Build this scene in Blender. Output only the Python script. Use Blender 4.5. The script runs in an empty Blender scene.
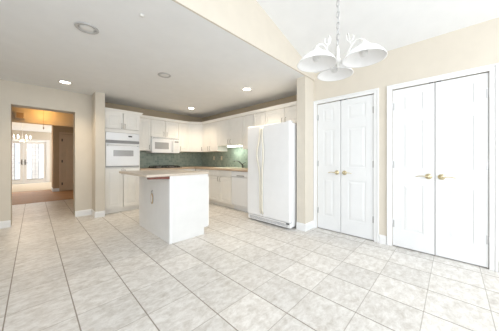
import bpy, bmesh, math, random
from mathutils import Matrix, Vector
PI = math.pi
R = math.radians
random.seed(4)
S = bpy.context.scene
COL = S.collection

# ------------------------------------------------------------------ camera
cam = bpy.data.cameras.new('camera')
cam.sensor_width = 36.0
cam.lens = 209.27 / 499 * 36
cam.shift_y = -6.2 / 499
cam.clip_start = 0.05
cam.clip_end = 100
camo = bpy.data.objects.new('camera', cam)
camo.location = (0, 0, 1.13)
camo.rotation_euler = (R(90), 0, R(-45.9))
COL.objects.link(camo)
S.camera = camo

# ------------------------------------------------------------------ world, daylight, exposure
W = bpy.data.worlds.new('daylight')
S.world = W
W.use_nodes = True
bg = W.node_tree.nodes['Background']
bg.inputs['Color'].default_value = (0.90, 0.95, 1.0, 1)
bg.inputs['Strength'].default_value = 0.9
S.view_settings.view_transform = 'Standard'
S.view_settings.look = 'None'
S.view_settings.gamma = 1
S.view_settings.use_curve_mapping = False
S.view_settings.exposure = 0.42


def area(name, loc, rot, sx, sy, power, color=(1, 1, 1)):
    l = bpy.data.lights.new(name, 'AREA')
    l.shape = 'RECTANGLE'
    l.size = sx
    l.size_y = sy
    l.energy = power
    l.color = color
    o = bpy.data.objects.new(name, l)
    o.location = loc
    o.rotation_euler = rot
    COL.objects.link(o)
    return o


# daylight through the glazed side behind the camera and the window on its left
area('window_daylight', (0.9, -2.7, 1.9), (R(52), 0, 0), 4.6, 2.2, 112, (0.93, 0.97, 1.0))
area('side_window_daylight', (-6.0, -0.6, 1.6), (R(90), 0, R(-90)), 4.0, 2.6, 118, (0.93, 0.97, 1.0))
# daylight outside the far french doors
area('french_door_daylight', (-0.3, 14.9, 1.3), (R(-90), 0, 0), 3.0, 2.4, 110, (1, 0.98, 0.95))
area('far_room_fill', (2.3, 12.6, 1.5), (R(90), 0, R(90)), 2.4, 1.6, 48, (1, 0.98, 0.95))  # added fill lamp inside the far room, brightens its doors and carpet


# ------------------------------------------------------------------ materials
def mat(name, col, rough=0.5, metal=0.0, var=0.03, scale=6.0, bump=0.0, bscale=80.0, emit=None, estr=0.0, coat=0.0):
    m = bpy.data.materials.new(name)
    m.use_nodes = True
    nt = m.node_tree
    b = nt.nodes['Principled BSDF']
    b.inputs['Roughness'].default_value = rough
    b.inputs['Metallic'].default_value = metal
    b.inputs['Coat Weight'].default_value = coat
    tc = nt.nodes.new('ShaderNodeTexCoord')
    nz = nt.nodes.new('ShaderNodeTexNoise')
    nz.inputs['Scale'].default_value = scale
    nz.inputs['Detail'].default_value = 4
    nt.links.new(tc.outputs['Object'], nz.inputs['Vector'])
    rp = nt.nodes.new('ShaderNodeValToRGB')
    rp.color_ramp.elements[0].position = 0.3
    rp.color_ramp.elements[1].position = 0.7
    rp.color_ramp.elements[0].color = tuple(max(0, c * (1 - var)) for c in col) + (1,)
    rp.color_ramp.elements[1].color = tuple(min(1, c * (1 + var)) for c in col) + (1,)
    nt.links.new(nz.outputs['Fac'], rp.inputs['Fac'])
    nt.links.new(rp.outputs['Color'], b.inputs['Base Color'])
    if bump > 0:
        n2 = nt.nodes.new('ShaderNodeTexNoise')
        n2.inputs['Scale'].default_value = bscale
        nt.links.new(tc.outputs['Object'], n2.inputs['Vector'])
        bp = nt.nodes.new('ShaderNodeBump')
        bp.inputs['Strength'].default_value = bump
        bp.inputs['Distance'].default_value = 0.004
        nt.links.new(n2.outputs['Fac'], bp.inputs['Height'])
        nt.links.new(bp.outputs['Normal'], b.inputs['Normal'])
    if emit:
        b.inputs['Emission Color'].default_value = tuple(emit) + (1,)
        b.inputs['Emission Strength'].default_value = estr
    return m


def tile_mat():
    m = bpy.data.materials.new('stone_floor_tile')
    m.use_nodes = True
    nt = m.node_tree
    N, L = nt.nodes, nt.links
    b = N['Principled BSDF']
    geo = N.new('ShaderNodeNewGeometry')
    sp = N.new('ShaderNodeSeparateXYZ')
    L.new(geo.outputs['Position'], sp.inputs[0])

    def M(op, a, c=None, v=None):
        n = N.new('ShaderNodeMath')
        n.operation = op
        if hasattr(a, 'links') or hasattr(a, 'is_linked'):
            L.new(a, n.inputs[0])
        else:
            n.inputs[0].default_value = a
        if c is not None:
            if hasattr(c, 'is_linked'):
                L.new(c, n.inputs[1])
            else:
                n.inputs[1].default_value = c
        return n.outputs[0]
    T = 0.3595
    tx = M('DIVIDE', M('SUBTRACT', sp.outputs['X'], 0.217), T)
    ty = M('DIVIDE', M('SUBTRACT', sp.outputs['Y'], 2.31), T)
    fx = M('PINGPONG', tx, 0.5)
    fy = M('PINGPONG', ty, 0.5)
    gx = M('LESS_THAN', fx, 0.011)
    gy = M('LESS_THAN', fy, 0.0075)
    g = M('MAXIMUM', M('MULTIPLY', gx, 0.9), M('MULTIPLY', gy, 0.55))
    cmb = N.new('ShaderNodeCombineXYZ')
    L.new(M('FLOOR', tx), cmb.inputs[0])
    L.new(M('FLOOR', ty), cmb.inputs[1])
    wn = N.new('ShaderNodeTexWhiteNoise')
    wn.noise_dimensions = '2D'
    L.new(cmb.outputs[0], wn.inputs['Vector'])
    # streaky slate clouding, shifted per tile
    v2 = N.new('ShaderNodeVectorMath')
    v2.operation = 'MULTIPLY'
    L.new(geo.outputs['Position'], v2.inputs[0])
    v2.inputs[1].default_value = (1.0, 1.6, 1.0)
    v3 = N.new('ShaderNodeVectorMath')
    v3.operation = 'MULTIPLY_ADD'
    L.new(wn.outputs['Color'], v3.inputs[0])
    v3.inputs[1].default_value = (13, 17, 5)
    L.new(v2.outputs[0], v3.inputs[2])
    nz = N.new('ShaderNodeTexNoise')
    nz.inputs['Scale'].default_value = 12
    nz.inputs['Detail'].default_value = 7
    nz.inputs['Roughness'].default_value = 0.75
    nz.inputs['Distortion'].default_value = 0.3
    L.new(v3.outputs[0], nz.inputs['Vector'])
    rp = N.new('ShaderNodeValToRGB')
    e = rp.color_ramp.elements
    e[0].position = 0.28
    e[0].color = TILE_D
    e[1].position = 0.62
    e[1].color = TILE_L
    L.new(nz.outputs['Fac'], rp.inputs['Fac'])
    hsv = N.new('ShaderNodeHueSaturation')
    L.new(rp.outputs['Color'], hsv.inputs['Color'])
    vv = M('ADD', M('MULTIPLY', wn.outputs['Value'], 0.12), 0.94)
    L.new(vv, hsv.inputs['Value'])
    mx = N.new('ShaderNodeMix')
    mx.data_type = 'RGBA'
    L.new(g, mx.inputs[0])
    L.new(hsv.outputs['Color'], mx.inputs[6])
    mx.inputs[7].default_value = (0.22, 0.185, 0.15, 1)
    L.new(mx.outputs[2], b.inputs['Base Color'])
    b.inputs['Roughness'].default_value = 0.42
    bp = N.new('ShaderNodeBump')
    bp.inputs['Strength'].default_value = 0.35
    bp.inputs['Distance'].default_value = 0.003
    hh = M('SUBTRACT', nz.outputs['Fac'], M('MULTIPLY', g, 0.8))
    L.new(hh, bp.inputs['Height'])
    L.new(bp.outputs['Normal'], b.inputs['Normal'])
    return m


def brick_mat(name, c1, c2, grout, bw, bh, rough, axis='XZ', mortar=0.004, offset=0.5):
    m = bpy.data.materials.new(name)
    m.use_nodes = True
    nt = m.node_tree
    N, L = nt.nodes, nt.links
    b = N['Principled BSDF']
    geo = N.new('ShaderNodeNewGeometry')
    sp = N.new('ShaderNodeSeparateXYZ')
    L.new(geo.outputs['Position'], sp.inputs[0])
    cb = N.new('ShaderNodeCombineXYZ')
    L.new(sp.outputs[axis[0]], cb.inputs[0])
    L.new(sp.outputs[axis[1]], cb.inputs[1])
    br = N.new('ShaderNodeTexBrick')
    br.offset = offset
    br.inputs['Scale'].default_value = 1.0
    br.inputs['Brick Width'].default_value = bw
    br.inputs['Row Height'].default_value = bh
    br.inputs['Mortar Size'].default_value = mortar
    br.inputs['Color1'].default_value = c1 + (1,)
    br.inputs['Color2'].default_value = c2 + (1,)
    br.inputs['Mortar'].default_value = grout + (1,)
    L.new(cb.outputs[0], br.inputs['Vector'])
    L.new(br.outputs['Color'], b.inputs['Base Color'])
    b.inputs['Roughness'].default_value = rough
    return m


TILE_D = (0.48, 0.445, 0.40, 1)
TILE_L = (0.76, 0.745, 0.72, 1)
M_tile = tile_mat()
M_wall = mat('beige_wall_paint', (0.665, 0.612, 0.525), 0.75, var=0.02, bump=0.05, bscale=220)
M_kwall = mat('tan_kitchen_wall', (0.52, 0.425, 0.30), 0.75, var=0.02, bump=0.05, bscale=220)  # darker and tanner than the beige of the other walls
M_ceil = mat('white_ceiling_paint', (0.835, 0.84, 0.84), 0.85, var=0.015, bump=0.05, bscale=200)
M_trim = mat('white_trim_paint', (0.81, 0.815, 0.815), 0.4, var=0.015)
M_door = mat('white_door_paint', (0.785, 0.795, 0.80), 0.4, var=0.015)
M_cab = mat('off_white_cabinet', (0.86, 0.84, 0.795), 0.42, var=0.02)
M_islw = mat('white_island_panel', (0.77, 0.77, 0.76), 0.45, var=0.02)
M_appl = mat('white_appliance_enamel', (0.83, 0.84, 0.85), 0.25, var=0.01, coat=0.3)
M_fridge = mat('white_textured_enamel', (0.85, 0.86, 0.87), 0.32, var=0.015, bump=0.04, bscale=400)
M_cream = mat('cream_plastic', (0.78, 0.745, 0.64), 0.4, var=0.02)
M_counter = mat('tan_laminate', (0.52, 0.39, 0.285), 0.35, var=0.08, scale=60)
M_icounter = mat('pale_beige_laminate', (0.60, 0.52, 0.435), 0.35, var=0.06, scale=60)
M_nickel = mat('brushed_nickel', (0.30, 0.285, 0.26), 0.35, 0.9)
M_brass = mat('polished_brass', (0.62, 0.54, 0.36), 0.35, 0.9)
M_steel = mat('grey_hinge_metal', (0.55, 0.55, 0.55), 0.4, 0.7)
M_black = mat('black_iron', (0.03, 0.028, 0.026), 0.5)
M_dark = mat('dark_gap', (0.05, 0.05, 0.05), 0.6)
M_grey = mat('grey_vent', (0.30, 0.30, 0.30), 0.45)
M_glassg = mat('grey_oven_glass', (0.40, 0.40, 0.40), 0.12, var=0.05)
M_red = mat('reddish_stained_wood', (0.14, 0.042, 0.028), 0.4, var=0.25, scale=30)
M_splash = brick_mat('grey_green_wall_tile', (0.22, 0.285, 0.24), (0.35, 0.405, 0.345), (0.34, 0.37, 0.32), 0.055, 0.055, 0.3, 'XZ', 0.003, 0.0)
M_splash2 = brick_mat('grey_green_wall_tile_side', (0.22, 0.285, 0.24), (0.35, 0.405, 0.345), (0.34, 0.37, 0.32), 0.055, 0.055, 0.3, 'YZ', 0.003, 0.0)
M_wood = brick_mat('oak_floor_boards', (0.42, 0.21, 0.085), (0.50, 0.27, 0.12), (0.2, 0.1, 0.04), 1.2, 0.08, 0.6, 'XY', 0.002, 0.4)
M_carpet = mat('beige_carpet', (0.66, 0.58, 0.47), 0.95, var=0.08, scale=60, bump=0.4, bscale=300)
M_shade = mat('white_frosted_glass', (0.9, 0.9, 0.9), 0.25, var=0.02, scale=20)
M_white_metal = mat('white_enamelled_metal', (0.80, 0.79, 0.76), 0.4, var=0.02)
M_lit = mat('lit_lamp', (1, 1, 1), 0.5, emit=(1.0, 0.93, 0.82), estr=12)
M_litcool = mat('lit_tube', (1, 1, 1), 0.5, emit=(0.95, 1.0, 0.9), estr=3.5)
M_litwarm = mat('lit_warm_lamp', (1, 1, 1), 0.5, emit=(1.0, 0.72, 0.38), estr=8)
M_off = mat('unlit_lamp', (0.75, 0.75, 0.74), 0.4)
M_baffle = mat('grey_baffle', (0.50, 0.50, 0.50), 0.4, 0.3)
M_plate = mat('almond_plate', (0.62, 0.54, 0.38), 0.4)
M_lead = mat('lead_came', (0.22, 0.22, 0.22), 0.5, 0.4)
M_obsc = mat('obscure_grey_glass', (0.8, 0.8, 0.8), 0.2, var=0.2, scale=40)
M_obsc.node_tree.nodes['Principled BSDF'].inputs['Alpha'].default_value = 0.45
M_brownwall = mat('foyer_brown', (0.46, 0.33, 0.20), 0.75)  # browner and darker than the hall walls
M_tandoor = mat('tan_door_paint', (0.60, 0.45, 0.30), 0.5)
M_chrome = mat('dark_chrome', (0.12, 0.12, 0.12), 0.2, 0.9)


def glass_mat():
    m = bpy.data.materials.new('clear_pane')
    m.use_nodes = True
    nt = m.node_tree
    nt.nodes.clear()
    o = nt.nodes.new('ShaderNodeOutputMaterial')
    mx = nt.nodes.new('ShaderNodeMixShader')
    t = nt.nodes.new('ShaderNodeBsdfTransparent')
    g = nt.nodes.new('ShaderNodeBsdfGlossy')
    g.inputs['Roughness'].default_value = 0.05
    mx.inputs[0].default_value = 0.06
    nt.links.new(t.outputs[0], mx.inputs[1])
    nt.links.new(g.outputs[0], mx.inputs[2])
    nt.links.new(mx.outputs[0], o.inputs[0])
    return m


M_pane = glass_mat()


# ------------------------------------------------------------------ mesh helpers
class MB:
    def shell(self, w, d, z0, z1, t=.018, y0=0.0):
        """open-fronted cabinet case"""
        self.box(.001, .001 + t, y0, d, z0, z1).box(w - .001 - t, w - .001, y0, d, z0, z1)
        self.box(.001 + t, w - .001 - t, y0, d, z0, z0 + t).box(.001 + t, w - .001 - t, y0, d, z1 - t, z1)
        self.box(.001 + t, w - .001 - t, d - .012, d, z0 + t, z1 - t)
        return self

    def __init__(self):
        self.bm = bmesh.new()

    def box(self, x0, x1, y0, y1, z0, z1, bev=0.0, mtx=None):
        t = bmesh.new()
        bmesh.ops.create_cube(t, size=1)
        for v in t.verts:
            v.co = Vector((x0 + (v.co.x + .5) * (x1 - x0), y0 + (v.co.y + .5) * (y1 - y0), z0 + (v.co.z + .5) * (z1 - z0)))
        if bev > 0:
            bmesh.ops.bevel(t, geom=t.edges[:], offset=bev, segments=2, affect='EDGES', profile=0.5)
        self._add(t, mtx)
        return self

    def _add(self, t, mtx=None, smooth=False):
        if mtx is not None:
            t.transform(mtx)
        if smooth:
            for f in t.faces:
                f.smooth = True
        bmesh.ops.recalc_face_normals(t, faces=t.faces[:])
        me = bpy.data.meshes.new('tmp')
        t.to_mesh(me)
        t.free()
        self.bm.from_mesh(me)
        bpy.data.meshes.remove(me)

    def prism(self, pts, axis, a, b, bev=0.0, mtx=None):
        """polygon pts extruded along axis from a to b; axis x: pts=(y,z); y: (x,z); z: (x,y)"""
        t = bmesh.new()

        def P(p, h):
            return {'x': (h, p[0], p[1]), 'y': (p[0], h, p[1]), 'z': (p[0], p[1], h)}[axis]
        A = [t.verts.new(P(p, a)) for p in pts]
        B = [t.verts.new(P(p, b)) for p in pts]
        t.faces.new(A)
        t.faces.new(B[::-1])
        n = len(pts)
        for i in range(n):
            t.faces.new((A[i], B[i], B[(i + 1) % n], A[(i + 1) % n]))
        if bev > 0:
            bmesh.ops.bevel(t, geom=t.edges[:], offset=bev, segments=2, affect='EDGES', profile=0.5)
        self._add(t, mtx)
        return self

    def lathe(self, prof, seg=24, loc=(0, 0, 0), mtx=None, caps=True):
        """prof = [(r, z)...] about z"""
        t = bmesh.new()
        rings = []
        for r, z in prof:
            if r < 1e-5:
                rings.append([t.verts.new((0, 0, z))])
            else:
                rings.append([t.verts.new((r * math.cos(2 * PI * k / seg), r * math.sin(2 * PI * k / seg), z)) for k in range(seg)])
        for A, B in zip(rings, rings[1:]):
            for k in range(seg):
                k2 = (k + 1) % seg
                if len(A) == 1 and len(B) == 1:
                    continue
                if len(A) == 1:
                    t.faces.new((A[0], B[k], B[k2]))
                elif len(B) == 1:
                    t.faces.new((A[k], B[0], A[k2]))
                else:
                    t.faces.new((A[k], B[k], B[k2], A[k2]))
        if caps:
            for Rg in (rings[0], rings[-1]):
                if len(Rg) > 2:
                    try:
                        t.faces.new(Rg)
                    except ValueError:
                        pass
        m = Matrix.Translation(loc)
        if mtx is not None:
            m = mtx @ m
        self._add(t, m, True)
        return self

    def tube(self, pts, r, seg=10, mtx=None, closed=False, flat=1.0):
        pts = [Vector(p) for p in pts]
        t = bmesh.new()
        rings = []
        n = len(pts)
        prev = None
        for i, p in enumerate(pts):
            if closed:
                d = pts[(i + 1) % n] - pts[i - 1]
            else:
                d = pts[min(i + 1, n - 1)] - pts[max(i - 1, 0)]
            d.normalize()
            if prev is None:
                up = Vector((0, 0, 1)) if abs(d.z) < 0.9 else Vector((1, 0, 0))
                a = d.cross(up).normalized()
            else:
                a = (prev - d * prev.dot(d)).normalized()
            prev = a
            c = d.cross(a)
            rr = r[i] if isinstance(r, (list, tuple)) else r
            rings.append([t.verts.new(p + a * rr * math.cos(2 * PI * k / seg) + c * rr * flat * math.sin(2 * PI * k / seg)) for k in range(seg)])
        m = n if closed else n - 1
        for i in range(m):
            A, B = rings[i], rings[(i + 1) % n]
            for k in range(seg):
                k2 = (k + 1) % seg
                t.faces.new((A[k], B[k], B[k2], A[k2]))
        if not closed:
            t.faces.new(rings[0])
            t.faces.new(rings[-1])
        self._add(t, mtx, True)
        return self

    def sweep(self, path, prof):
        """profile (out, z) swept along a plan polyline; out is to the right-hand front of travel"""
        t = bmesh.new()
        P = [Vector(p) for p in path]
        rings = []
        for i, p in enumerate(P):
            ns = []
            if i > 0:
                d = (P[i] - P[i - 1]).normalized()
                ns.append(Vector((d.y, -d.x)))
            if i < len(P) - 1:
                d = (P[i + 1] - P[i]).normalized()
                ns.append(Vector((d.y, -d.x)))
            if len(ns) == 2:
                nn = (ns[0] + ns[1]).normalized()
                nn = nn / max(0.3, nn.dot(ns[0]))
            else:
                nn = ns[0]
            rings.append([t.verts.new((p.x + nn.x * o, p.y + nn.y * o, z)) for o, z in prof])
        k = len(prof)
        for A, B in zip(rings, rings[1:]):
            for j in range(k):
                t.faces.new((A[j], B[j], B[(j + 1) % k], A[(j + 1) % k]))
        t.faces.new(rings[0])
        t.faces.new(rings[-1])
        self._add(t)
        return self

    def panel_door(self, x0, x1, z0, z1, yf, th=0.02, panels=None, rec=0.007, mtx=None, ins=0.055):
        """door slab, front at y=yf facing -y, with recessed raised-field panels"""
        if panels is None:
            panels = [(x0 + ins, x1 - ins, z0 + ins, z1 - ins)]
        self.box(x0, x1, yf + rec, yf + th, z0, z1, 0, mtx)
        panels = sorted(panels, key=lambda p: p[2])
        px0, px1 = panels[0][0], panels[0][1]
        e = 0.0004
        self.box(x0, px0, yf, yf + rec + e, z0, z1, 0.0015, mtx)
        self.box(px1, x1, yf, yf + rec + e, z0, z1, 0.0015, mtx)
        zs = [z0] + [z for p in panels for z in (p[2], p[3])] + [z1]
        for a, b in zip(zs[0::2], zs[1::2]):
            self.box(px0 - .001, px1 + .001, yf, yf + rec + e, a, b, 0.0015, mtx)
        for (a, b, c, d) in panels:
            g = min(0.012, (b - a) * .12)
            k = min(0.04, (b - a) * .25)
            t = bmesh.new()
            o = [t.verts.new(p) for p in ((a + g, yf + rec, c + g), (b - g, yf + rec, c + g), (b - g, yf + rec, d - g), (a + g, yf + rec, d - g))]
            i = [t.verts.new(p) for p in ((a + k, yf + .001, c + k), (b - k, yf + .001, c + k), (b - k, yf + .001, d - k), (a + k, yf + .001, d - k))]
            t.faces.new(i)
            for q in range(4):
                t.faces.new((o[q], o[(q + 1) % 4], i[(q + 1) % 4], i[q]))
            t.faces.new(o[::-1])
            self._add(t, mtx)
        return self

    def build(self, name, material, parent=None):
        me = bpy.data.meshes.new(name)
        self.bm.to_mesh(me)
        self.bm.free()
        me.materials.append(material)
        o = bpy.data.objects.new(name, me)
        COL.objects.link(o)
        if parent is not None:
            o.parent = parent
        return o


def thing(name, label, cat, loc=(0, 0, 0), rz=0.0, group=None):
    o = bpy.data.objects.new(name, None)
    o.empty_display_size = 0.1
    COL.objects.link(o)
    o.location = loc
    o.rotation_euler = (0, 0, rz)
    o['label'] = label
    o['category'] = cat
    if group:
        o['group'] = group
    return o


def tag(o, label, cat, group=None):
    o['label'] = label
    o['category'] = cat
    if group:
        o['group'] = group
    return o


def struct(o, label, cat):
    o['kind'] = 'structure'
    return tag(o, label, cat)


def arc(c, r, a0, a1, n, plane='xz'):
    out = []
    for i in range(n + 1):
        a = a0 + (a1 - a0) * i / n
        u, v = r * math.cos(a), r * math.sin(a)
        out.append((c[0] + u, c[1], c[2] + v) if plane == 'xz' else (c[0] + u, c[1] + v, c[2]))
    return out


# ------------------------------------------------------------------ the setting
XD = 3.255      # closet-door wall
YO = 5.305      # wall with the hall opening
XK, YK = 3.72, 5.72
CZ = 2.44
struct(MB().box(-2.4, 3.9, -2.9, 7.8, -0.1, 0).build('floor', M_tile), 'grey beige square stone tile floor of the kitchen and breakfast area', 'floor')
struct(MB().box(-2.4, 3.9, 7.8, 10.75, -0.1, 0.004).build('floor_foyer', M_wood), 'orange brown wooden board floor seen beyond the hall opening', 'floor')
struct(MB().box(-2.4, 3.9, 10.75, 14.4, -0.1, 0.008).build('floor_living_room', M_carpet), 'pale carpet floor in front of the far glazed double doors', 'floor')
struct(MB().box(-2.4, 3.9, 1.66, 5.9, CZ, CZ + .1).build('ceiling', M_ceil), 'flat white kitchen ceiling with recessed lights', 'ceiling')
# vault over the breakfast area: rises from the closet wall
zs, sl = 2.558, 0.292
ridge = 0.4
zr = zs + sl * (XD - ridge)
struct(MB().prism([(3.40, zs - sl * (3.40 - XD)), (ridge, zr), (-2.4, zr - sl * (ridge + 2.4)), (-2.4, zr - sl * (ridge + 2.4) + .1), (ridge, zr + .1), (3.40, zs + .1)],
                  'y', -2.9, 1.70).build('ceiling_vault', M_ceil), 'sloping white vaulted ceiling above the breakfast area', 'ceiling')
struct(MB().box(-2.4, 3.40, 1.64, 1.6595, CZ, CZ + .1).prism([(3.40, CZ + .1), (-2.4, CZ + .1), (-2.4, zr - sl * (ridge + 2.4) + .05), (ridge, zr + .05), (3.40, zs + .02)],
                  'y', 1.64, 1.74).build('wall_header', M_wall), 'beige wall above the edge of the flat kitchen ceiling', 'wall')
# closet wall, openings for the two pairs of doors
D1 = (0.772, 1.597)
D2 = (-0.272, 0.560)
ZH = 2.035
mb = MB()
mb.box(XD + .05, 3.45, -2.9, 1.66, 0, 2.75)
for a, b in ((-2.9, D2[0]), (D2[1], D1[0]), (D1[1], 1.66)):
    mb.box(XD, XD + .05, a, b, 0, ZH)
mb.box(XD, XD + .05, -2.9, 1.66, ZH, 2.6)
struct(mb.build('wall_right', M_wall), 'beige wall holding the two pairs of white closet doors', 'wall')
struct(MB().box(2.97, 3.8, 1.66, 1.81, 0, CZ + .02).build('wall_pier', M_wall), 'beige wall pier between refrigerator and closet doors', 'wall')
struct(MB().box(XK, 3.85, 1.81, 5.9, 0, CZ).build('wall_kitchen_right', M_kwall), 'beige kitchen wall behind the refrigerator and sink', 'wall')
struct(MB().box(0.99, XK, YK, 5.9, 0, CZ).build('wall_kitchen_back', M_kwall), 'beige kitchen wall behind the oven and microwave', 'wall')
struct(MB().box(0.832, 0.988, 4.955, 5.9, 0, CZ).build('wall_stub', M_wall), 'narrow beige wall end left of the tall oven cabinet', 'wall')
mb = MB()
OX0, OX1, OZ = -0.265, 0.566, 2.055
mb.box(-2.4, OX0, YO, YO + .25, 0, CZ).box(OX1, 0.832, YO, YO + .25, 0, CZ).box(OX0, OX1, YO, YO + .25, OZ, CZ)
struct(mb.build('wall_back', M_wall), 'beige wall with the open doorway to the hall', 'wall')
struct(MB().box(-2.5, -2.4, 1.6, 5.5, 0, 4.0).build('wall_left', M_wall), 'beige kitchen wall out of view on the left', 'wall')
# hall
mb = MB().box(1.0, 1.1, 5.9, 7.8, 0, CZ)
struct(mb.build('wall_hall_right', M_wall), 'beige right hand wall of the hall', 'wall')
struct(MB().box(-1.4, -1.3, YO + .12, 7.8, 0, CZ).build('wall_hall_left', M_wall), 'beige left hand wall of the hall', 'wall')
struct(MB().box(-1.4, 1.1, YO + .12, 7.92, CZ, CZ + .1).build('ceiling_hall', M_ceil), 'low white ceiling of the hall', 'ceiling')
mb = MB().box(-1.4, -1.0, 7.8, 7.92, 0, CZ).box(0.97, 1.1, 7.8, 7.92, 0, CZ).box(-1.0, .97, 7.8, 7.92, 2.06, CZ)
struct(mb.build('wall_hall_back', M_wall), 'wall above the second opening at the end of the hall', 'wall')
# foyer
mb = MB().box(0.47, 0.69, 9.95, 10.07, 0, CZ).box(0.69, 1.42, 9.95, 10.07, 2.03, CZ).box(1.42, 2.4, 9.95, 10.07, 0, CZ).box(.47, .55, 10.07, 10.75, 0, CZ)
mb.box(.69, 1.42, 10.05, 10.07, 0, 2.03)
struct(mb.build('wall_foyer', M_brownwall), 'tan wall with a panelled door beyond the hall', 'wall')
struct(MB().box(-2.4, 3.0, 7.92, 14.4, CZ, CZ + .1).build('ceiling_foyer', M_ceil), 'white ceiling in front of the far glazed doors', 'ceiling')
mb = MB().box(-2.4, -1.12, 14.2, 14.32, 0, CZ).box(.48, 2.6, 14.2, 14.32, 0, CZ).box(-1.12, .48, 14.2, 14.32, 2.0, CZ)
struct(mb.build('wall_far', M_wall), 'beige far wall around the glazed double doors', 'wall')
struct(MB().box(2.4, 2.5, 7.92, 14.3, 0, CZ).build('wall_far_right', M_wall), 'side wall of the far room on the right', 'wall')
struct(MB().box(-2.5, -2.4, 7.92, 14.3, 0, CZ).build('wall_far_left', M_wall), 'side wall of the far room on the left', 'wall')


# baseboards
def base_prof(h=0.115):
    return [(0.0, 0.0), (0.014, 0.0), (0.014, h - .02), (0.008, h - .006), (0.005, h), (0.0, h)]


n = 0.0005
struct(MB().sweep([(-2.4, YO - n), (OX0, YO - n), ], base_prof()).build('baseboard_back', M_trim), 'white baseboard left of the hall doorway', 'baseboard')
struct(MB().sweep([(OX1, YO - n), (.832 - n, YO - n), (.832 - n, 4.955 - n), (.988, 4.955 - n)], base_prof()).build('baseboard_stub', M_trim),
       'white baseboard between the hall doorway and the oven cabinet', 'baseboard')
struct(MB().sweep([(2.97 - n, 1.81), (2.97 - n, 1.66 - n), (XD - .02, 1.66 - n)], base_prof()).build('baseboard_pier', M_trim), 'white baseboard around the pier beside the refrigerator', 'baseboard')
struct(MB().sweep([(XD - n, D1[0] - .065), (XD - n, D2[1] + .065)], base_prof()).build('baseboard_right', M_trim), 'short white baseboard between the two closet door frames', 'baseboard')
struct(MB().sweep([(XD - n, D2[0] - .065), (XD - n, -2.9)], base_prof()).build('baseboard_right.001', M_trim), 'white baseboard right of the near closet doors', 'baseboard')
struct(MB().sweep([(.47 - n, 10.6), (.47 - n, 9.95 - n), (.63, 9.95 - n)], base_prof()).build('baseboard_foyer', M_trim), 'white baseboard at the foyer wall corner', 'baseboard')


# closet door casings and doors
def casing(idx, a, b, label):
    w, x = 0.06, XD
    mb = MB()
    t = MB()
    for (y0, y1, z0, z1) in ((a - w, a, 0, ZH + w), (b, b + w, 0, ZH + w), (a, b, ZH, ZH + w)):
        mb.box(x - .012, x - n, y0, y1, z0, z1, .003)
    for (y0, y1, z0, z1) in ((a - w, a - w + .02, 0, ZH + w), (b + w - .02, b + w, 0, ZH + w), (a - w + .02, b + w - .02, ZH + w - .02, ZH + w)):
        mb.box(x - .021, x - .011, y0, y1, z0, z1, .004)
    o = mb.build('trim_%d' % idx, M_trim)
    struct(o, label, 'door frame')
    c = (a + b) / 2
    k = MB()
    for s in (-1, 1):
        k.box(x - .002, x + .03, c + s * .035 - .018, c + s * .035 + .018, ZH - .0085, ZH - .0005)
    k.build('ball_catch', M_dark, o)
    return o


casing(1, D1[0], D1[1], 'white frame around the closet doors beside the refrigerator')
casing(2, D2[0], D2[1], 'white frame around the closet doors nearest the camera')


def closet_door(idx, y_left, y_right, hinge_left, label):
    """leaf seen from the room; local x runs left to right"""
    w = y_left - y_right
    t = thing('door_%d' % idx, label, 'door', (XD + .006, y_left, 0.012), R(-90))
    t['kind'] = 'structure'
    h = ZH - .012 - .009
    st = 0.105
    ps = [(st, w - st, .215, .80), (st, w - st, 1.00, 1.585), (st, w - st, 1.72, 1.93)]
    MB().panel_door(0.0015, w - .0015, 0, h, 0, 0.035, ps, rec=.006).build('door_panel', M_door, t)
    hx = .055 if not hinge_left else w - .055
    s = 1 if not hinge_left else -1
    z = .915
    hd = MB()
    mt = Matrix.Translation((hx, 0, z)) @ Matrix.Rotation(R(90), 4, 'X')
    hd.lathe([(0, .0), (.033, .0), (.033, .006), (.028, .012), (.013, .015), (.012, .045), (.015, .05), (.015, .062), (0, .065)], 20, mtx=mt)
    pts = [(hx + s * d, -.055 - o, z + q) for d, o, q in ((0, 0, 0), (.02, .004, .001), (.05, .004, .005), (.08, .002, .004), (.1, 0, -.001), (.115, -.003, -.004))]
    hd.tube(pts, [.009, .0065, .0052, .005, .005, .0045], 10)
    hd.build('lever_handle', M_brass, t)
    ex = -.002 if hinge_left else w + .002
    for zz in (.285, 1.05, 1.80):
        MB().lathe([(0, 0), (.006, 0), (.006, .088), (.004, .094), (0, .094)], 10, (ex, -.008, zz - .045)).box(ex - .02, ex + .02, -.004, .0005, zz - .045, zz + .045).build('hinge', M_steel, t)
    return t


c1 = 1.222
c2 = 0.145
d = closet_door(1, D1[1] - .002, c1 + .002, True, 'left closet door of the pair beside the refrigerator')
d = closet_door(2, c1 - .002, D1[0] + .002, False, 'right closet door of the pair beside the refrigerator')
MB().box(.035, .075, -.004, .0005, 1.245, 1.262, .001).build('latch_plate', M_trim, d)
closet_door(3, D2[1] - .002, c2 + .002, True, 'left closet door of the near pair, second pair from refrigerator')
closet_door(4, c2 - .002, D2[0] + .002, False, 'rightmost closet door, nearest the camera, at the right edge')


# ------------------------------------------------------------------ cabinet builders
def pull(parent, x, z, yf, L=.1, horiz=False, m=None):
    m = m or M_nickel
    h = L / 2
    if horiz:
        pts = [(x - h, yf, z), (x - h, yf - .022, z), (x - h * .6, yf - .028, z), (x + h * .6, yf - .028, z), (x + h, yf - .022, z), (x + h, yf, z)]
    else:
        pts = [(x, yf, z - h), (x, yf - .022, z - h), (x, yf - .028, z - h * .6), (x, yf - .028, z + h * .6), (x, yf - .022, z + h), (x, yf, z + h)]
    return MB().tube(pts, .0045, 8).build('handle', m, parent)


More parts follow.
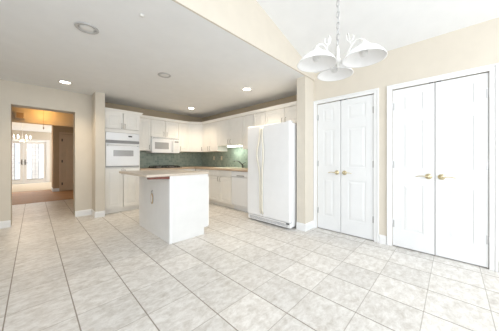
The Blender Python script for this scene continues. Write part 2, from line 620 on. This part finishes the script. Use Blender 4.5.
def cab_door(parent, x0, x1, z0, z1, hx=None, hz=None, name='door'):
    o = MB().panel_door(x0 + .005, x1 - .005, z0 + .003, z1 - .003, -.02, .0195).build(name, M_cab, parent)
    if hx is not None:
        pull(o, hx, hz, -.02)
    return o


def wall_cabinet(label, loc, rz, w, d, z0, z1, splits, handles, group):
    """local frame: x left to right, front at y=0, back at y=d"""
    t = thing('wall_cabinet', label, 'cabinet', (loc[0], loc[1], z0), rz, group)
    h = z1 - z0
    MB().shell(w, d - .002, 0, h).build('carcass', M_cab, t)
    xs = [0] + splits + [w]
    for (a, b), hs in zip(zip(xs, xs[1:]), handles):
        hx = a + .042 if hs == 'l' else b - .042
        cab_door(t, a, b, 0, h, hx, .085)
    return t


GU = 'white wall cabinets around the kitchen corner'
UY, UX = 5.40, 3.40
ZT = 2.13
wall_cabinet('narrow off white wall cabinet between tall oven cabinet and microwave', (1.742, UY), 0, 2.03 - 1.742, YK - UY, 1.345, ZT, [], 'r', GU)
wall_cabinet('short off white two door wall cabinet above the microwave', (2.03, UY), 0, .735, YK - UY, 1.70, ZT, [.36], 'rl', GU)
wall_cabinet('narrow off white wall cabinet just right of the microwave', (2.765, UY), 0, .305, YK - UY, 1.345, ZT, [], 'l', GU)
# diagonal corner cabinet
P0, P1 = Vector((3.072, UY)), Vector((UX, 5.162))
t = thing('wall_cabinet', 'off white wall cabinet set diagonally across the kitchen corner', 'cabinet', (P0.x, P0.y, 1.345), 0, GU)
MB().prism([(0, YK - UY - .002), (0, 0), (P1.x - P0.x, P1.y - P0.y), (XK - P0.x - .002, P1.y - P0.y), (XK - P0.x - .002, YK - UY - .002)], 'z', 0, ZT - 1.345).build('carcass', M_cab, t)
dv = P1 - P0
ang = math.atan2(dv.y, dv.x)
mt = Matrix.Rotation(ang, 4, 'Z')
o = MB().panel_door(.004, dv.length - .004, .002, ZT - 1.347, -.02, .0195, mtx=mt).build('door', M_cab, t)
hh = MB()
x = dv.length - .036
pts = [(x, -.02, .035), (x, -.042, .035), (x, -.048, .055), (x, -.048, .115), (x, -.042, .135), (x, -.02, .135)]
hh.tube(pts, .0055, 8, mtx=mt).build('handle', M_nickel, o)
RZ = R(-90)
wall_cabinet('off white two door wall cabinet between diagonal corner cabinet and sink', (UX, 5.160), RZ, 5.160 - 4.44, XK - UX, 1.345, ZT, [5.160 - 4.83], 'rl', GU)
wall_cabinet('raised off white wall cabinet above the sink with light beneath', (UX, 4.44), RZ, 4.44 - 3.506, XK - UX, 1.482, ZT, [4.44 - 3.963], 'rl', GU)
wall_cabinet('off white wall cabinet between the lit sink cabinet and refrigerator', (UX, 3.506), RZ, 3.506 - 2.812, XK - UX, 1.37, ZT, [3.506 - 3.156], 'rl', GU)
wall_cabinet('short off white wall cabinet above the refrigerator', (UX, 2.812), RZ, 2.812 - 1.82, XK - UX, 1.80, ZT, [2.812 - 2.339], 'rl', GU)
crown = [(0.0, ZT - .012), (.024, ZT - .012), (.026, ZT + .002), (.034, ZT + .012), (.048, ZT + .036), (.052, ZT + .05), (0.0, ZT + .05)]
o = MB().sweep([(1.745, UY - .0205), (P0.x + .012, UY - .0205), (UX - .0205, P1.y + .01 - .02), (UX - .0205, 1.815)], [(a, z + .0125) for a, z in crown]).build('trim_3', M_cab)
struct(o, 'off white crown moulding along the tops of the wall cabinets', 'moulding')

# tall oven cabinet
OXL, OXR, OY = 1.003, 1.680, 5.10
t = thing('oven_cabinet', 'tall off white cabinet housing the wall oven, beside the hall wall', 'cabinet', (OXL, OY, 0))
w, d_ = OXR - OXL, YK - OY - .004
mb = MB()
mb.shell(w, d_, 1.70, 2.13).shell(w, d_, .10, .965).box(.004, w - .004, -.02, .0, 1.697, 1.768).box(0, .03, 0, d_, .965, 1.70).box(w - .03, w, 0, d_, .965, 1.70).box(.03, w - .03, .56, d_, .965, 1.70)
mb.build('carcass', M_cab, t)
MB().box(.002, w - .002, .05, d_, 0, .10).build('toe_kick', M_cab, t)
cab_door(t, .008, w / 2, 1.772, 2.125, w / 2 - .03, 1.84)
cab_door(t, w / 2, w - .008, 1.772, 2.125, w / 2 + .03, 1.84)
cab_door(t, .008, w * .5, .105, .945, w / 2 - .03, .86)
cab_door(t, w * .5, w - .008, .105, .945, w / 2 + .03, .86)
cr = [(0, 2.132), (.024, 2.118), (.03, 2.14), (.05, 2.165), (.056, 2.182), (0, 2.182)]
MB().sweep([(0, -.0005), (w, -.0005), (w + .0, .28)], cr).box(0, w, 0, d_, 2.131, 2.18).build('crown_moulding', M_cab, t)

t = thing('wall_oven', 'white built in wall oven with grey window in the tall cabinet', 'oven', (OXL + .032, OY, .968))
w2 = w - .064
MB().box(.004, w2 - .004, .0, .55, .004, .725).build('oven_body', M_appl, t)
o = MB().box(-.012, w2 + .012, -.03, -.001, .565, .725, .006).build('control_panel', M_appl, t)
MB().box(w2 * .66, w2 * .78, -.0325, -.0295, .645, .672, .001).build('display', M_black, o)
MB().box(-.012, w2 + .012, -.026, -.001, .505, .56).build('vent_strip', M_grey, t)
o = MB().box(-.012, w2 + .012, -.034, -.001, .02, .50, .008).build('oven_door', M_appl, t)
MB().box(w2 * .2, w2 * .82, -.0365, -.0335, .23, .355, .001).build('oven_window', M_glassg, o)
hb = MB().tube([(.02, -.034, .455), (.02, -.07, .462), (.05, -.078, .464), (w2 - .05, -.078, .464), (w2 - .02, -.07, .462), (w2 - .02, -.034, .455)], .012, 10)
hb.build('handle', M_appl, o)
MB().box(-.012, w2 + .012, -.02, -.001, -.002, .016).build('lower_trim', M_grey, t)

# microwave
t = thing('microwave', 'white over the range microwave above the cooktop', 'microwave', (2.033, 5.33, 1.292))
MW, MH = .729, .40
MB().box(0, MW, .03, YK - 5.33 - .004, 0, MH, .004).build('body', M_appl, t)
o = MB().box(0, .55, -.008, .029, .004, MH - .045, .008).build('door', M_appl, t)
MB().box(.07, .43, -.0105, -.0075, .10, .27, .002).build('window', M_glassg, o)
MB().tube([(.52, -.008, .05), (.52, -.035, .06), (.52, -.04, .09), (.52, -.04, .27), (.52, -.035, .3), (.52, -.008, .31)], .01, 8).build('handle', M_appl, o)
o = MB().box(.553, MW, -.006, .029, .004, MH - .045, .006).build('control_panel', M_appl, t)
MB().box(.59, .70, -.0085, -.0055, .28, .32).build('display', M_grey, o)
kp = MB()
for i in range(3):
    for j in range(5):
        kp.box(.59 + i * .038, .62 + i * .038, -.0085, -.0055, .05 + j * .042, .08 + j * .042)
kp.build('keypad', M_off, o)
o = MB().box(0, MW, .0, .029, MH - .04, MH, .003).build('vent_grille', M_appl, t)
v = MB()
for i in range(22):
    v.box(.03 + i * .031, .05 + i * .031, -.002, .002, MH - .030, MH - .010)
v.build('vent_slots', M_grey, o)


# base cabinets
def base_cabinet(label, loc, rz, w, splits, handles, drawers=True, d=.60, panel=None, group='white base cabinets under the worktop'):
    t = thing('base_cabinet', label, 'cabinet', (loc[0], loc[1], 0), rz, group)
    mb = MB()
    if panel:
        mb.shell(w, d - .004, .10, .72).box(.001, w - .001, 0, .05, .72, .868).box(.001, .02, .05, d - .004, .72, .868).box(w - .02, w - .001, .05, d - .004, .72, .868)
    else:
        mb.shell(w, d - .004, .10, .868)
    mb.build('carcass', M_cab, t)
    MB().box(.001, w - .001, .07, d - .01, 0, .10).build('toe_kick', M_cab, t)
    xs = [0] + splits + [w]
    for (a, b), hs in zip(zip(xs, xs[1:]), handles):
        if drawers:
            o = MB().box(a + .002, b - .002, -.02, -.0005, .733, .862, .003).build('drawer_front', M_cab, t)
            if drawers == 'h':
                pull(o, (a + b) / 2, .79, -.02, horiz=True)
        hx = a + .042 if hs == 'l' else b - .042
        cab_door(t, a, b, .11, .718 if drawers else .86, hx, .655)
    return t


BX, BY = 3.13, 5.12
base_cabinet('off white base cabinet between tall oven cabinet and cooktop', (1.692, BY), 0, .338, [], 'r', 'h')
base_cabinet('off white two door base cabinet under the black cooktop', (2.03, BY), 0, .735, [.3675], 'rl', False)
base_cabinet('off white base cabinet in the corner right of the cooktop', (2.765, BY), 0, .34, [], 'l', 'h')
base_cabinet('off white base cabinet on sink wall nearest the back corner', (BX, 5.095), RZ, 5.095 - 4.475, [], 'r', 'h', d=XK - BX)
base_cabinet('off white two door base cabinet under the sink', (BX, 4.475), RZ, 4.475 - 3.58, [4.475 - 4.018], 'rl', True, d=XK - BX, panel=True)

t = thing('dishwasher', 'white dishwasher between sink cabinet and refrigerator', 'dishwasher', (BX, 3.577, 0), RZ)
dw = .60
MB().box(.004, dw - .004, .0, .56, .10, .866).build('tub', M_appl, t)
o = MB().box(.002, dw - .002, -.025, -.001, .125, .74, .006).build('door', M_appl, t)
o = MB().box(.002, dw - .002, -.03, -.001, .745, .864, .006).build('control_panel', M_appl, t)
MB().box(.18, .42, -.033, -.0295, .757, .785, .001).build('handle', M_grey, o)
MB().box(.02, dw - .02, .05, .5, 0, .10).build('toe_kick', M_appl, t)

# worktop with sink hole
SX0, SX1, SY0, SY1 = 3.22, 3.60, 3.66, 4.36
wt = MB()
z0, z1 = .870, .91
wt.prism([(1.69, YK - .002), (1.69, 5.085), (3.085, 5.085), (3.085, SY1), (XK - .002, SY1), (XK - .002, YK - .002)], 'z', z0, z1, .004)
wt.box(3.085, SX0, SY0, SY1 + .006, z0, z1, .004).box(SX1, XK - .002, SY0, SY1 + .006, z0, z1, .004)
wt.box(3.085, XK - .002, 2.83, SY0 + .006, z0, z1, .004)
tag(wt.build('worktop', M_counter), 'tan laminate worktop running round the kitchen corner', 'worktop')
t = thing('kitchen_sink', 'cream drop in sink in worktop below the lit cabinet', 'sink', (SX0, SY0, z1))
mb = MB()
a, b = SX1 - SX0, SY1 - SY0
for q in ((-.02, .02, -.02, b + .02), (a - .02, a + .02, -.02, b + .02), (.0, a, -.02, .02), (0, a, b - .02, b + .02)):
    mb.box(q[0], q[1], q[2], q[3], .0005, .012, .003)
mb.build('rim', M_cream, t)
mb = MB().box(.01, a - .01, .01, b - .01, -.17, -.16)
for q in ((.01, .02, .01, b - .01), (a - .02, a - .01, .01, b - .01), (.01, a - .01, .01, .02), (.01, a - .01, b - .02, b - .01)):
    mb.box(q[0], q[1], q[2], q[3], -.17, .0)
mb.build('basin', M_cream, t)
t = thing('faucet', 'dark metal sink faucet with angled spout', 'faucet', (3.655, 3.78, z1 + .0005))
MB().lathe([(0, 0), (.028, 0), (.028, .01), (.018, .02), (.016, .09), (0, .095)], 16).build('base', M_chrome, t)
MB().tube([(0, 0, .06), (-.02, .03, .11), (-.06, .09, .17), (-.1, .15, .185), (-.12, .18, .18), (-.125, .187, .155)], [.016, .015, .013, .012, .012, .011], 12).build('spout', M_chrome, t)
MB().tube([(0, 0, .09), (.01, -.03, .12), (.02, -.08, .14)], .008, 8).build('lever', M_chrome, t)

# cooktop
t = thing('cooktop', 'black gas cooktop on the tan worktop below the microwave', 'cooktop', (2.04, 5.17, z1 + .0005))
MB().box(0, .715, 0, .46, 0, .012, .004).build('surface', M_black, t)
for (x, y) in ((.16, .12), (.16, .34), (.5, .12), (.5, .34)):
    MB().lathe([(0, .012), (.045, .012), (.045, .024), (.03, .032), (0, .032)], 16, (x, y, 0)).build('burner', M_grey, t)
for x0 in (.03, .36):
    g = MB()
    for y in (.03, .12, .23, .34, .43):
        g.box(x0, x0 + .27, y - .006, y + .006, .04, .055)
    for x in (x0, x0 + .13, x0 + .26):
        g.box(x, x + .012, .03, .43, .04, .055)
    for x in (x0, x0 + .258):
        for y in (.03, .42):
            g.box(x, x + .012, y, y + .012, .012, .045)
    g.build('grate', M_black, t)
for k in range(4):
    MB().lathe([(0, .012), (.018, .012), (.016, .035), (0, .035)], 12, (.68, .08 + k * .1, 0)).build('knob', M_black, t)

# backsplash
struct(MB().box(1.692, XK - .011, YK - .0105, YK - .0005, z1 + .0005, 1.3435).build('wall_tile_back', M_splash), 'grey green tiled backsplash behind the cooktop', 'backsplash')
struct(MB().box(XK - .0105, XK - .0005, 2.83, YK - .0005, z1 + .0005, 1.3435).box(XK - .0105, XK - .0005, 3.51, 4.436, 1.3435, 1.481).build('wall_tile_right', M_splash2),
       'grey green tiled backsplash behind the sink', 'backsplash')


def outlet(y, label):
    t = thing('outlet', label, 'outlet', (XK - .011, y, 1.165), RZ, 'outlets on the tiled backsplash')
    MB().box(-.036, .036, -.006, -.0005, -.058, .058, .003).build('cover_plate', M_plate, t)
    for z in (-.024, .024):
        MB().lathe([(0, 0), (.016, 0), (.016, .003), (0, .003)], 14, mtx=Matrix.Translation((0, -.006, z)) @ Matrix.Rotation(R(90), 4, 'X')).build('socket', M_cream, t)


outlet(5.05, 'almond outlet plate on green backsplash, farther from the faucet')
outlet(4.69, 'almond outlet plate on green backsplash, nearer to the faucet')

# under cabinet light
t = thing('under_cabinet_light', 'lit fluorescent strip under the raised cabinet above the sink', 'light', (3.45, 3.70, 1.4815))
MB().box(0, .14, 0, .46, -.012, -.0005, .002).build('housing', M_white_metal, t)
MB().box(.005, .135, .01, .45, -.04, -.0125, .008).build('diffuser', M_litcool, t)
l = bpy.data.lights.new('strip_light', 'AREA')
l.shape = 'RECTANGLE'
l.size = .12
l.size_y = .42
l.energy = 2.2
l.color = (.9, 1, .85)
lo = bpy.data.objects.new('strip_light', l)
lo.location = (.07, .23, -.045)
lo.parent = t
COL.objects.link(lo)

# ------------------------------------------------------------------ refrigerator
FY, FX = 2.787, 2.82
t = thing('refrigerator', 'tall white side by side refrigerator with long curved cream handles', 'refrigerator', (FX, FY, 0), RZ)
fw, fh, sp = .94, 1.735, .362
MB().box(.004, fw - .004, .075, .74, .03, fh - .012, .006).build('cabinet', M_fridge, t)
for (a, b, nm) in ((0, sp - .003, 'freezer_door'), (sp + .003, fw, 'refrigerator_door')):
    o = MB().box(a, b, 0, .07, .115, fh, .014).build(nm, M_fridge, t)
    s = 1 if a > 0 else -1
    e = sp + s * .022
    zc, N = .95, 28
    pts, rad = [], []
    for i in range(N + 1):
        z = .17 + (1.70 - .17) * i / N
        q = math.exp(-((z - 1.22) / .24) ** 2)
        qq = min(1, min(z - .17, 1.70 - z) / .08)
        pts.append((e + s * .05 * q, -.004 - .022 * qq - .03 * q, z))
        rad.append(.013)
    MB().tube(pts, rad, 10, flat=1.3).build('handle', M_cream, o)
    x = (a + b) / 2 if a == 0 else b - .06
    x = .05 if a == 0 else fw - .05
    MB().box(x - .035, x + .035, .02, .12, fh + .0005, fh + .018, .006).build('hinge_cover', M_fridge, t)
g = MB().box(.004, fw - .004, .02, .074, .025, .105, .003)
g.build('base_grille', M_fridge, t)
v = MB()
for i in range(3):
    v.box(.05, fw - .05, .0175, .0205, .045 + i * .016, .051 + i * .016)
v.build('vent_slots', M_grey, t)
MB().box(fw - .075, fw - .02, .012, .0195, .082, .103, .002).build('grille_clip', M_dark, t)
for x in (.08, fw - .08):
    for y in (.14, .66):
        MB().lathe([(0, 0), (.022, 0), (.022, .031), (0, .031)], 12, (x, y, 0)).build('foot', M_black, t)

# ------------------------------------------------------------------ island
IX0, IX1, IY0, IY1 = 1.262, 1.868, 2.70, 3.86
t = thing('kitchen_island', 'white kitchen island cabinet standing on the tile floor', 'island', (IX0, IY0, 0))
iw, idp = IX1 - IX0, IY1 - IY0
MB().prism([(0, 0), (iw - .07, 0), (iw - .07, .10), (iw, .10), (iw, .9035), (0, .9035)], 'y', 0, idp).build('carcass', M_islw, t)
MB().prism([(-.004, -.004), (.034, -.004), (.034, -.0005), (-.0005, -.0005), (-.0005, .034), (-.004, .034)], 'z', .001, .903).build('corner_trim', M_trim, t)
for k in range(2):
    mt = Matrix.Translation((iw, k * idp / 2, 0)) @ Matrix.Rotation(R(90), 4, 'Z')
    o = MB().panel_door(.004, idp / 2 - .004, .11, .70, -.02, .0195, mtx=mt).build('door', M_cab, t)
    pts = [(x_, y_, z_) for x_, y_, z_ in ((.40 if k == 0 else .15, -.02, .6), (.40 if k == 0 else .15, -.045, .61), (.40 if k == 0 else .15, -.045, .68), (.40 if k == 0 else .15, -.02, .69))]
    MB().tube(pts, .0055, 8, mtx=mt).build('handle', M_nickel, o)
    o = MB().box(.004, idp / 2 - .004, -.02, -.0005, .71, .865, .003, mtx=mt).build('drawer_front', M_cab, t)
    MB().tube([(.22, -.02, .79), (.22, -.045, .79), (.33, -.045, .79), (.33, -.02, .79)], .0055, 8, mtx=mt).build('handle', M_nickel, o)
MB().prism([(.99 - IX0, .879), (.99 - IX0, .9035), (-.005, .9035), (-.005, .868)], 'y', -.008, .05).build('overhang_bracket', M_red, t)
o = MB().box(.962, 1.876, 2.688, 3.885, .904, .938, .007).build('countertop', M_icounter)
tag(o, 'pale beige island countertop overhanging the island on its left', 'countertop')
# hanging hook and paddle on the left side of the island
t = thing('hanging_holder', 'small oval ivory and brown holder hung on the island left side', 'holder', (IX0 - .0005, 3.27, .50))
MB().tube([(0, 0, .155), (-.012, 0, .155), (-.022, 0, .14), (-.022, 0, .115), (-.012, 0, .105)], .005, 8).build('hook', M_nickel, t)
ov = [(-.014, .032 * math.cos(2 * PI * i / 24), .035 + .075 * math.sin(2 * PI * i / 24)) for i in range(24)]
MB().tube(ov, .006, 8, closed=True).build('rim', mat('brown_rim', (.42, .27, .12), .5), t)
mt = Matrix.Translation((-.002, 0, .035)) @ Matrix.Rotation(R(-90), 4, 'Y')
MB().lathe([(0, 0), (.029, 0), (.029, .012), (.022, .018), (0, .020)], 24, mtx=mt @ Matrix.Diagonal((2.4, 1, 1, 1))).build('oval_face', M_off, t)


# ------------------------------------------------------------------ recessed ceiling lights
def downlight(x, y, lit, label, power=50):
    t = thing('recessed_light', label, 'ceiling light', (x, y, CZ), 0, 'recessed ceiling lights in the kitchen')
    MB().lathe([(.066, -.0005), (.096, -.0005), (.098, -.006), (.092, -.011), (.070, -.010), (.066, -.004), (.066, -.0005)], 32, caps=False).build('trim_ring', M_white_metal if lit else M_baffle, t)
    MB().lathe([(0, -.0006), (.065, -.0006), (.065, -.004), (.045, -.0075), (0, -.0085)], 28).build('lamp', M_lit if lit else M_off, t)
    if lit:
        l = bpy.data.lights.new('lamp_light', 'SPOT')
        l.energy = power
        l.spot_size = R(125)
        l.spot_blend = 1.0
        l.shadow_soft_size = .06
        l.color = (1, .82, .60)
        lo = bpy.data.objects.new('lamp_light', l)
        lo.location = (0, 0, -.03)
        lo.parent = t
        COL.objects.link(lo)


downlight(.371, 2.617, False, 'large unlit recessed ceiling light nearest the camera')
downlight(1.416, 3.212, False, 'unlit recessed ceiling light above the island')
downlight(.371, 4.713, True, 'lit recessed ceiling light in front of the hall doorway')
downlight(2.808, 4.80, True, 'lit recessed ceiling light near the corner wall cabinets')
downlight(2.768, 2.747, True, 'lit recessed ceiling light in front of the refrigerator')
tag(MB().lathe([(0, -.0005), (.02, -.0005), (.018, -.012), (0, -.014)], 14, (.685, 2.023, CZ)).build('ceiling_nub', M_white_metal), 'tiny white cap on the kitchen ceiling right of the large recessed light', 'cap')  # small ceiling nub of unidentified use

# ------------------------------------------------------------------ chandelier
CXc, CYc = 1.215, .471
zceil = zs + sl * (XD - CXc)
t = thing('chandelier', 'white three light chandelier with frosted glass bell shades', 'chandelier', (CXc, CYc, 1.62))
zc = zceil - 1.62
mt = Matrix.Translation((0, 0, zc)) @ Matrix.Rotation(math.atan(sl), 4, 'Y')
MB().lathe([(0, -.001), (.065, -.001), (.062, -.012), (.03, -.03), (.008, -.036), (0, -.036)], 24, mtx=mt).build('canopy', M_white_metal, t)
ch = MB()
z, k = .18, 0
while z < zc - .05:
    pts = []
    for i in range(14):
        a = 2 * PI * i / 14
        u, v = .0095 * math.cos(a), .02 * math.sin(a)
        pts.append((u, 0, z + v) if k % 2 == 0 else (0, u, z + v))
    ch.tube(pts, .002, 6, closed=True)
    z += .032
    k += 1
ch.tube([(.004 * math.sin(i * .9), .004 * math.cos(i * .7), .16 + i * .05) for i in range(int((zc - .19) / .05))] + [(0, 0, zc - .02)], .0028, 6)
ch.build('chain', M_steel, t)
MB().lathe([(0, .034), (.006, .037), (.009, .044), (.006, .050), (.020, .056), (.026, .066), (.020, .08), (.009, .09), (.007, .12), (.010, .13), (.006, .142), (.004, .16), (0, .165)], 20).build('stem', M_white_metal, t)
r_c, s_c = math.cos(R(45.9)), math.sin(R(45.9))


def place(angle, rad):
    u, v = rad * math.cos(angle), rad * math.sin(angle)      # u to the right of the view, v away
    return Vector((u * r_c + v * s_c, -u * s_c + v * r_c))


for a in (R(75), R(190), R(320)):
    p = place(a, .132)
    dx, dy = p.normalized()
    arm = MB()
    prof = [(.016, .062), (.03, .064), (.048, .085), (.062, .118), (.078, .145), (.098, .160), (.118, .157), (.131, .142), (.132, .128)]
    arm.tube([(dx * q, dy * q, z) for q, z in prof], [.007, .0055, .005, .0045, .0045, .0045, .0045, .005, .006], 10)
    scr = []
    for i in range(13):
        th = -.4 + i * .42
        rr = .034 - i * .0019
        scr.append((.088 + .012 + rr * math.cos(th + 2.6) * .8 - .03, .185 + rr * math.sin(th + 2.6)))
    arm.tube([(dx * .07, dy * .07, .13)] + [(dx * q, dy * q, z) for q, z in scr], .0032, 8)
    arm.build('arm', M_white_metal, t)
    o = MB().lathe([(.016, .118), (.028, .115), (.030, .108), (.052, .101), (.076, .086), (.094, .066), (.104, .050), (.107, .044), (.103, .045), (.091, .064), (.074, .082), (.050, .097), (.026, .104), (.014, .106)],
                   36, (p.x, p.y, 0), caps=False).build('glass_shade', M_shade, t)
    MB().lathe([(0, .150), (.008, .148), (.010, .140), (.018, .135), (.022, .122), (.031, .119), (.031, .110), (0, .110)], 20, (p.x, p.y, 0)).build('socket_cap', M_white_metal, o)
    MB().lathe([(0, .058), (.012, .060), (.020, .070), (.021, .082), (.013, .096), (.012, .109), (0, .109)], 16, (p.x, p.y, 0)).build('bulb', M_off, o)

# ------------------------------------------------------------------ hall and far room
t = thing('door_chime', 'tan doorbell chime box on the hall wall above the second opening', 'chime', (-.235, 7.7995, 2.145))
MB().box(-.085, .085, -.05, 0, 0, .17, .006).build('cover', M_wall, t)
MB().box(-.06, .06, -.054, -.0495, .02, .15, .004).build('front_plate', M_brownwall, t)
t = thing('ceiling_light', 'small lit warm ceiling light in the hall', 'ceiling light', (.18, 7.5, CZ))
MB().lathe([(0, -.0005), (.09, -.0005), (.09, -.012), (.075, -.018), (0, -.018)], 28).build('base', M_white_metal, t)
MB().lathe([(0, -.0185), (.07, -.0185), (.066, -.032), (.04, -.042), (0, -.046)], 28).build('diffuser', M_litwarm, t)
l = bpy.data.lights.new('hall_lamp', 'POINT')
l.energy = 4.2
l.color = (1, .50, .13)
l.shadow_soft_size = .06
lo = bpy.data.objects.new('hall_lamp', l)
lo.location = (0, 0, -.12)
lo.parent = t
COL.objects.link(lo)
t = thing('pull_cord', 'thin pull cord with bob hanging from the hall ceiling', 'cord', (.165, 7.0, CZ))
MB().tube([(0, 0, -.0005), (0, 0, -.55)], .003, 6).build('string', M_brownwall, t)
MB().lathe([(0, -.595), (.012, -.585), (.013, -.56), (.005, -.545), (0, -.545)], 12).build('bob', M_brownwall, t)

t = thing('door_5', 'tan panelled door in the foyer wall beyond the hall', 'door', (.693, 9.95, .012))
t['kind'] = 'structure'
w = .724
ps = [(.11, w - .11, .22, .82), (.11, w - .11, 1.0, 1.55), (.11, w - .11, 1.68, 1.89)]
MB().panel_door(0, w, 0, 2.01, .012, .035, ps).build('door_panel', M_tandoor, t)
for z in (.25, 1.05, 1.8):
    MB().box(-.003, .03, .004, .0125, z - .045, z + .045).build('hinge', M_dark, t)
MB().lathe([(0, 0), (.03, 0), (.03, .006), (.012, .01), (.012, .035), (.027, .045), (.027, .06), (0, .066)], 16, mtx=Matrix.Translation((w - .06, .0125, .93)) @ Matrix.Rotation(R(90), 4, 'X')).build('knob', M_brass, t)
mb = MB()
for q in ((.63, .69, 0, 2.09), (1.42, 1.48, 0, 2.09), (.69, 1.42, 2.03, 2.09)):
    mb.box(q[0], q[1], 9.935, 9.9495, q[2], q[3], .003)
struct(mb.build('trim_4', M_tandoor), 'tan frame of the panelled foyer door', 'door frame')


def french(idx, x0, x1, handle_right, label):
    t = thing('door_%d' % idx, label, 'door', (x0, 14.2, .014))
    t['kind'] = 'structure'
    w, h = x1 - x0, 1.965
    st, br, tr = .105, .20, .12
    mb = MB()
    mb.box(0, st, .02, .06, 0, h, .003).box(w - st, w, .02, .06, 0, h, .003).box(st, w - st, .02, .06, 0, br, .003).box(st, w - st, .02, .06, h - tr, h, .003)
    mb.build('door_frame', M_trim, t)
    gw = w - 2 * st
    a, b = st + gw * .30, st + gw * .70
    MB().box(st, w - st, .038, .042, br, h - tr).build('glass_pane', M_pane, t)
    MB().box(a, b, .034, .0375, br, h - tr).build('obscure_glass_strip', M_obsc, t)
    g = MB()
    for x in (a, b, (a + b) / 2):
        g.box(x - .006, x + .006, .028, .0335, br, h - tr)
    for i in range(1, 9):
        z = br + (h - tr - br) * i / 9
        g.box(a, b, .028, .0335, z - .005, z + .005)
    g.build('leaded_grid', M_lead, t)
    MB().box(st + .01, w - st - .01, .012, .0195, br - .035, br - .005).build('kick_strip', M_grey, t)
    hx = w - .05 if handle_right else .05
    s = -1 if handle_right else 1
    MB().box(hx - .02, hx + .02, .012, .0195, .86, 1.10, .003).tube([(hx, .015, .95), (hx, -.03, .95), (hx + s * .1, -.03, .95)], .009, 8).build('lever_handle', M_chrome, t)


french(6, -1.085, -.325, True, 'left leaf of the far white glazed double doors')
french(7, -.320, .440, False, 'right leaf of the far white glazed double doors')
mb = MB().box(-1.12, -1.088, 14.18, 14.3, 0, 2.0).box(.443, .48, 14.18, 14.3, 0, 2.0).box(-1.088, .443, 14.18, 14.3, 1.985, 2.0).box(-1.088, .443, 14.15, 14.3, 0, .013)
mb.box(-1.19, -1.12, 14.18, 14.1995, 0, 2.07).box(.48, .55, 14.18, 14.1995, 0, 2.07).box(-1.12, .48, 14.18, 14.1995, 2.0, 2.07)
struct(mb.build('trim_5', M_trim), 'white frame of the far glazed double doors', 'door frame')

t = thing('crystal_chandelier', 'lit candle chandelier hanging beyond the hall before the glazed doors', 'chandelier', (-.28, 11.0, 1.82))
MB().lathe([(0, -.05), (.02, -.03), (.012, 0), (.03, .03), (.014, .07), (.02, .12), (.01, .2), (.006, .3), (.006, CZ - 1.82 - .02), (.05, CZ - 1.82 - .015), (.05, CZ - 1.82 - .001), (0, CZ - 1.82 - .001)], 14).build('stem', M_white_metal, t)
for k in range(6):
    a = 2 * PI * k / 6
    cx, cy = math.cos(a), math.sin(a)
    o = MB().tube([(cx * q, cy * q, z) for q, z in ((.01, .05), (.06, .0), (.12, -.01), (.18, .02), (.2, .07))], .006, 8).build('arm', M_white_metal, t)
    MB().lathe([(0, .07), (.022, .075), (.009, .08), (.009, .12), (.011, .13), (.010, .15), (0, .17)], 10, (cx * .2, cy * .2, 0)).build('candle_bulb', M_lit, o)
    for q, zz in ((.2, .04), (.12, -.04), (.06, -.03)):
        MB().lathe([(0, zz - .03), (.012, zz - .01), (0, zz + .012)], 6, (cx * q, cy * q, 0)).build('crystal_drop', M_shade, o)
l = bpy.data.lights.new('chandelier_glow', 'POINT')
l.energy = 14
l.color = (1, .72, .42)
l.shadow_soft_size = .1
lo = bpy.data.objects.new('chandelier_glow', l)
lo.location = (0, 0, -.16)
lo.parent = t
COL.objects.link(lo)
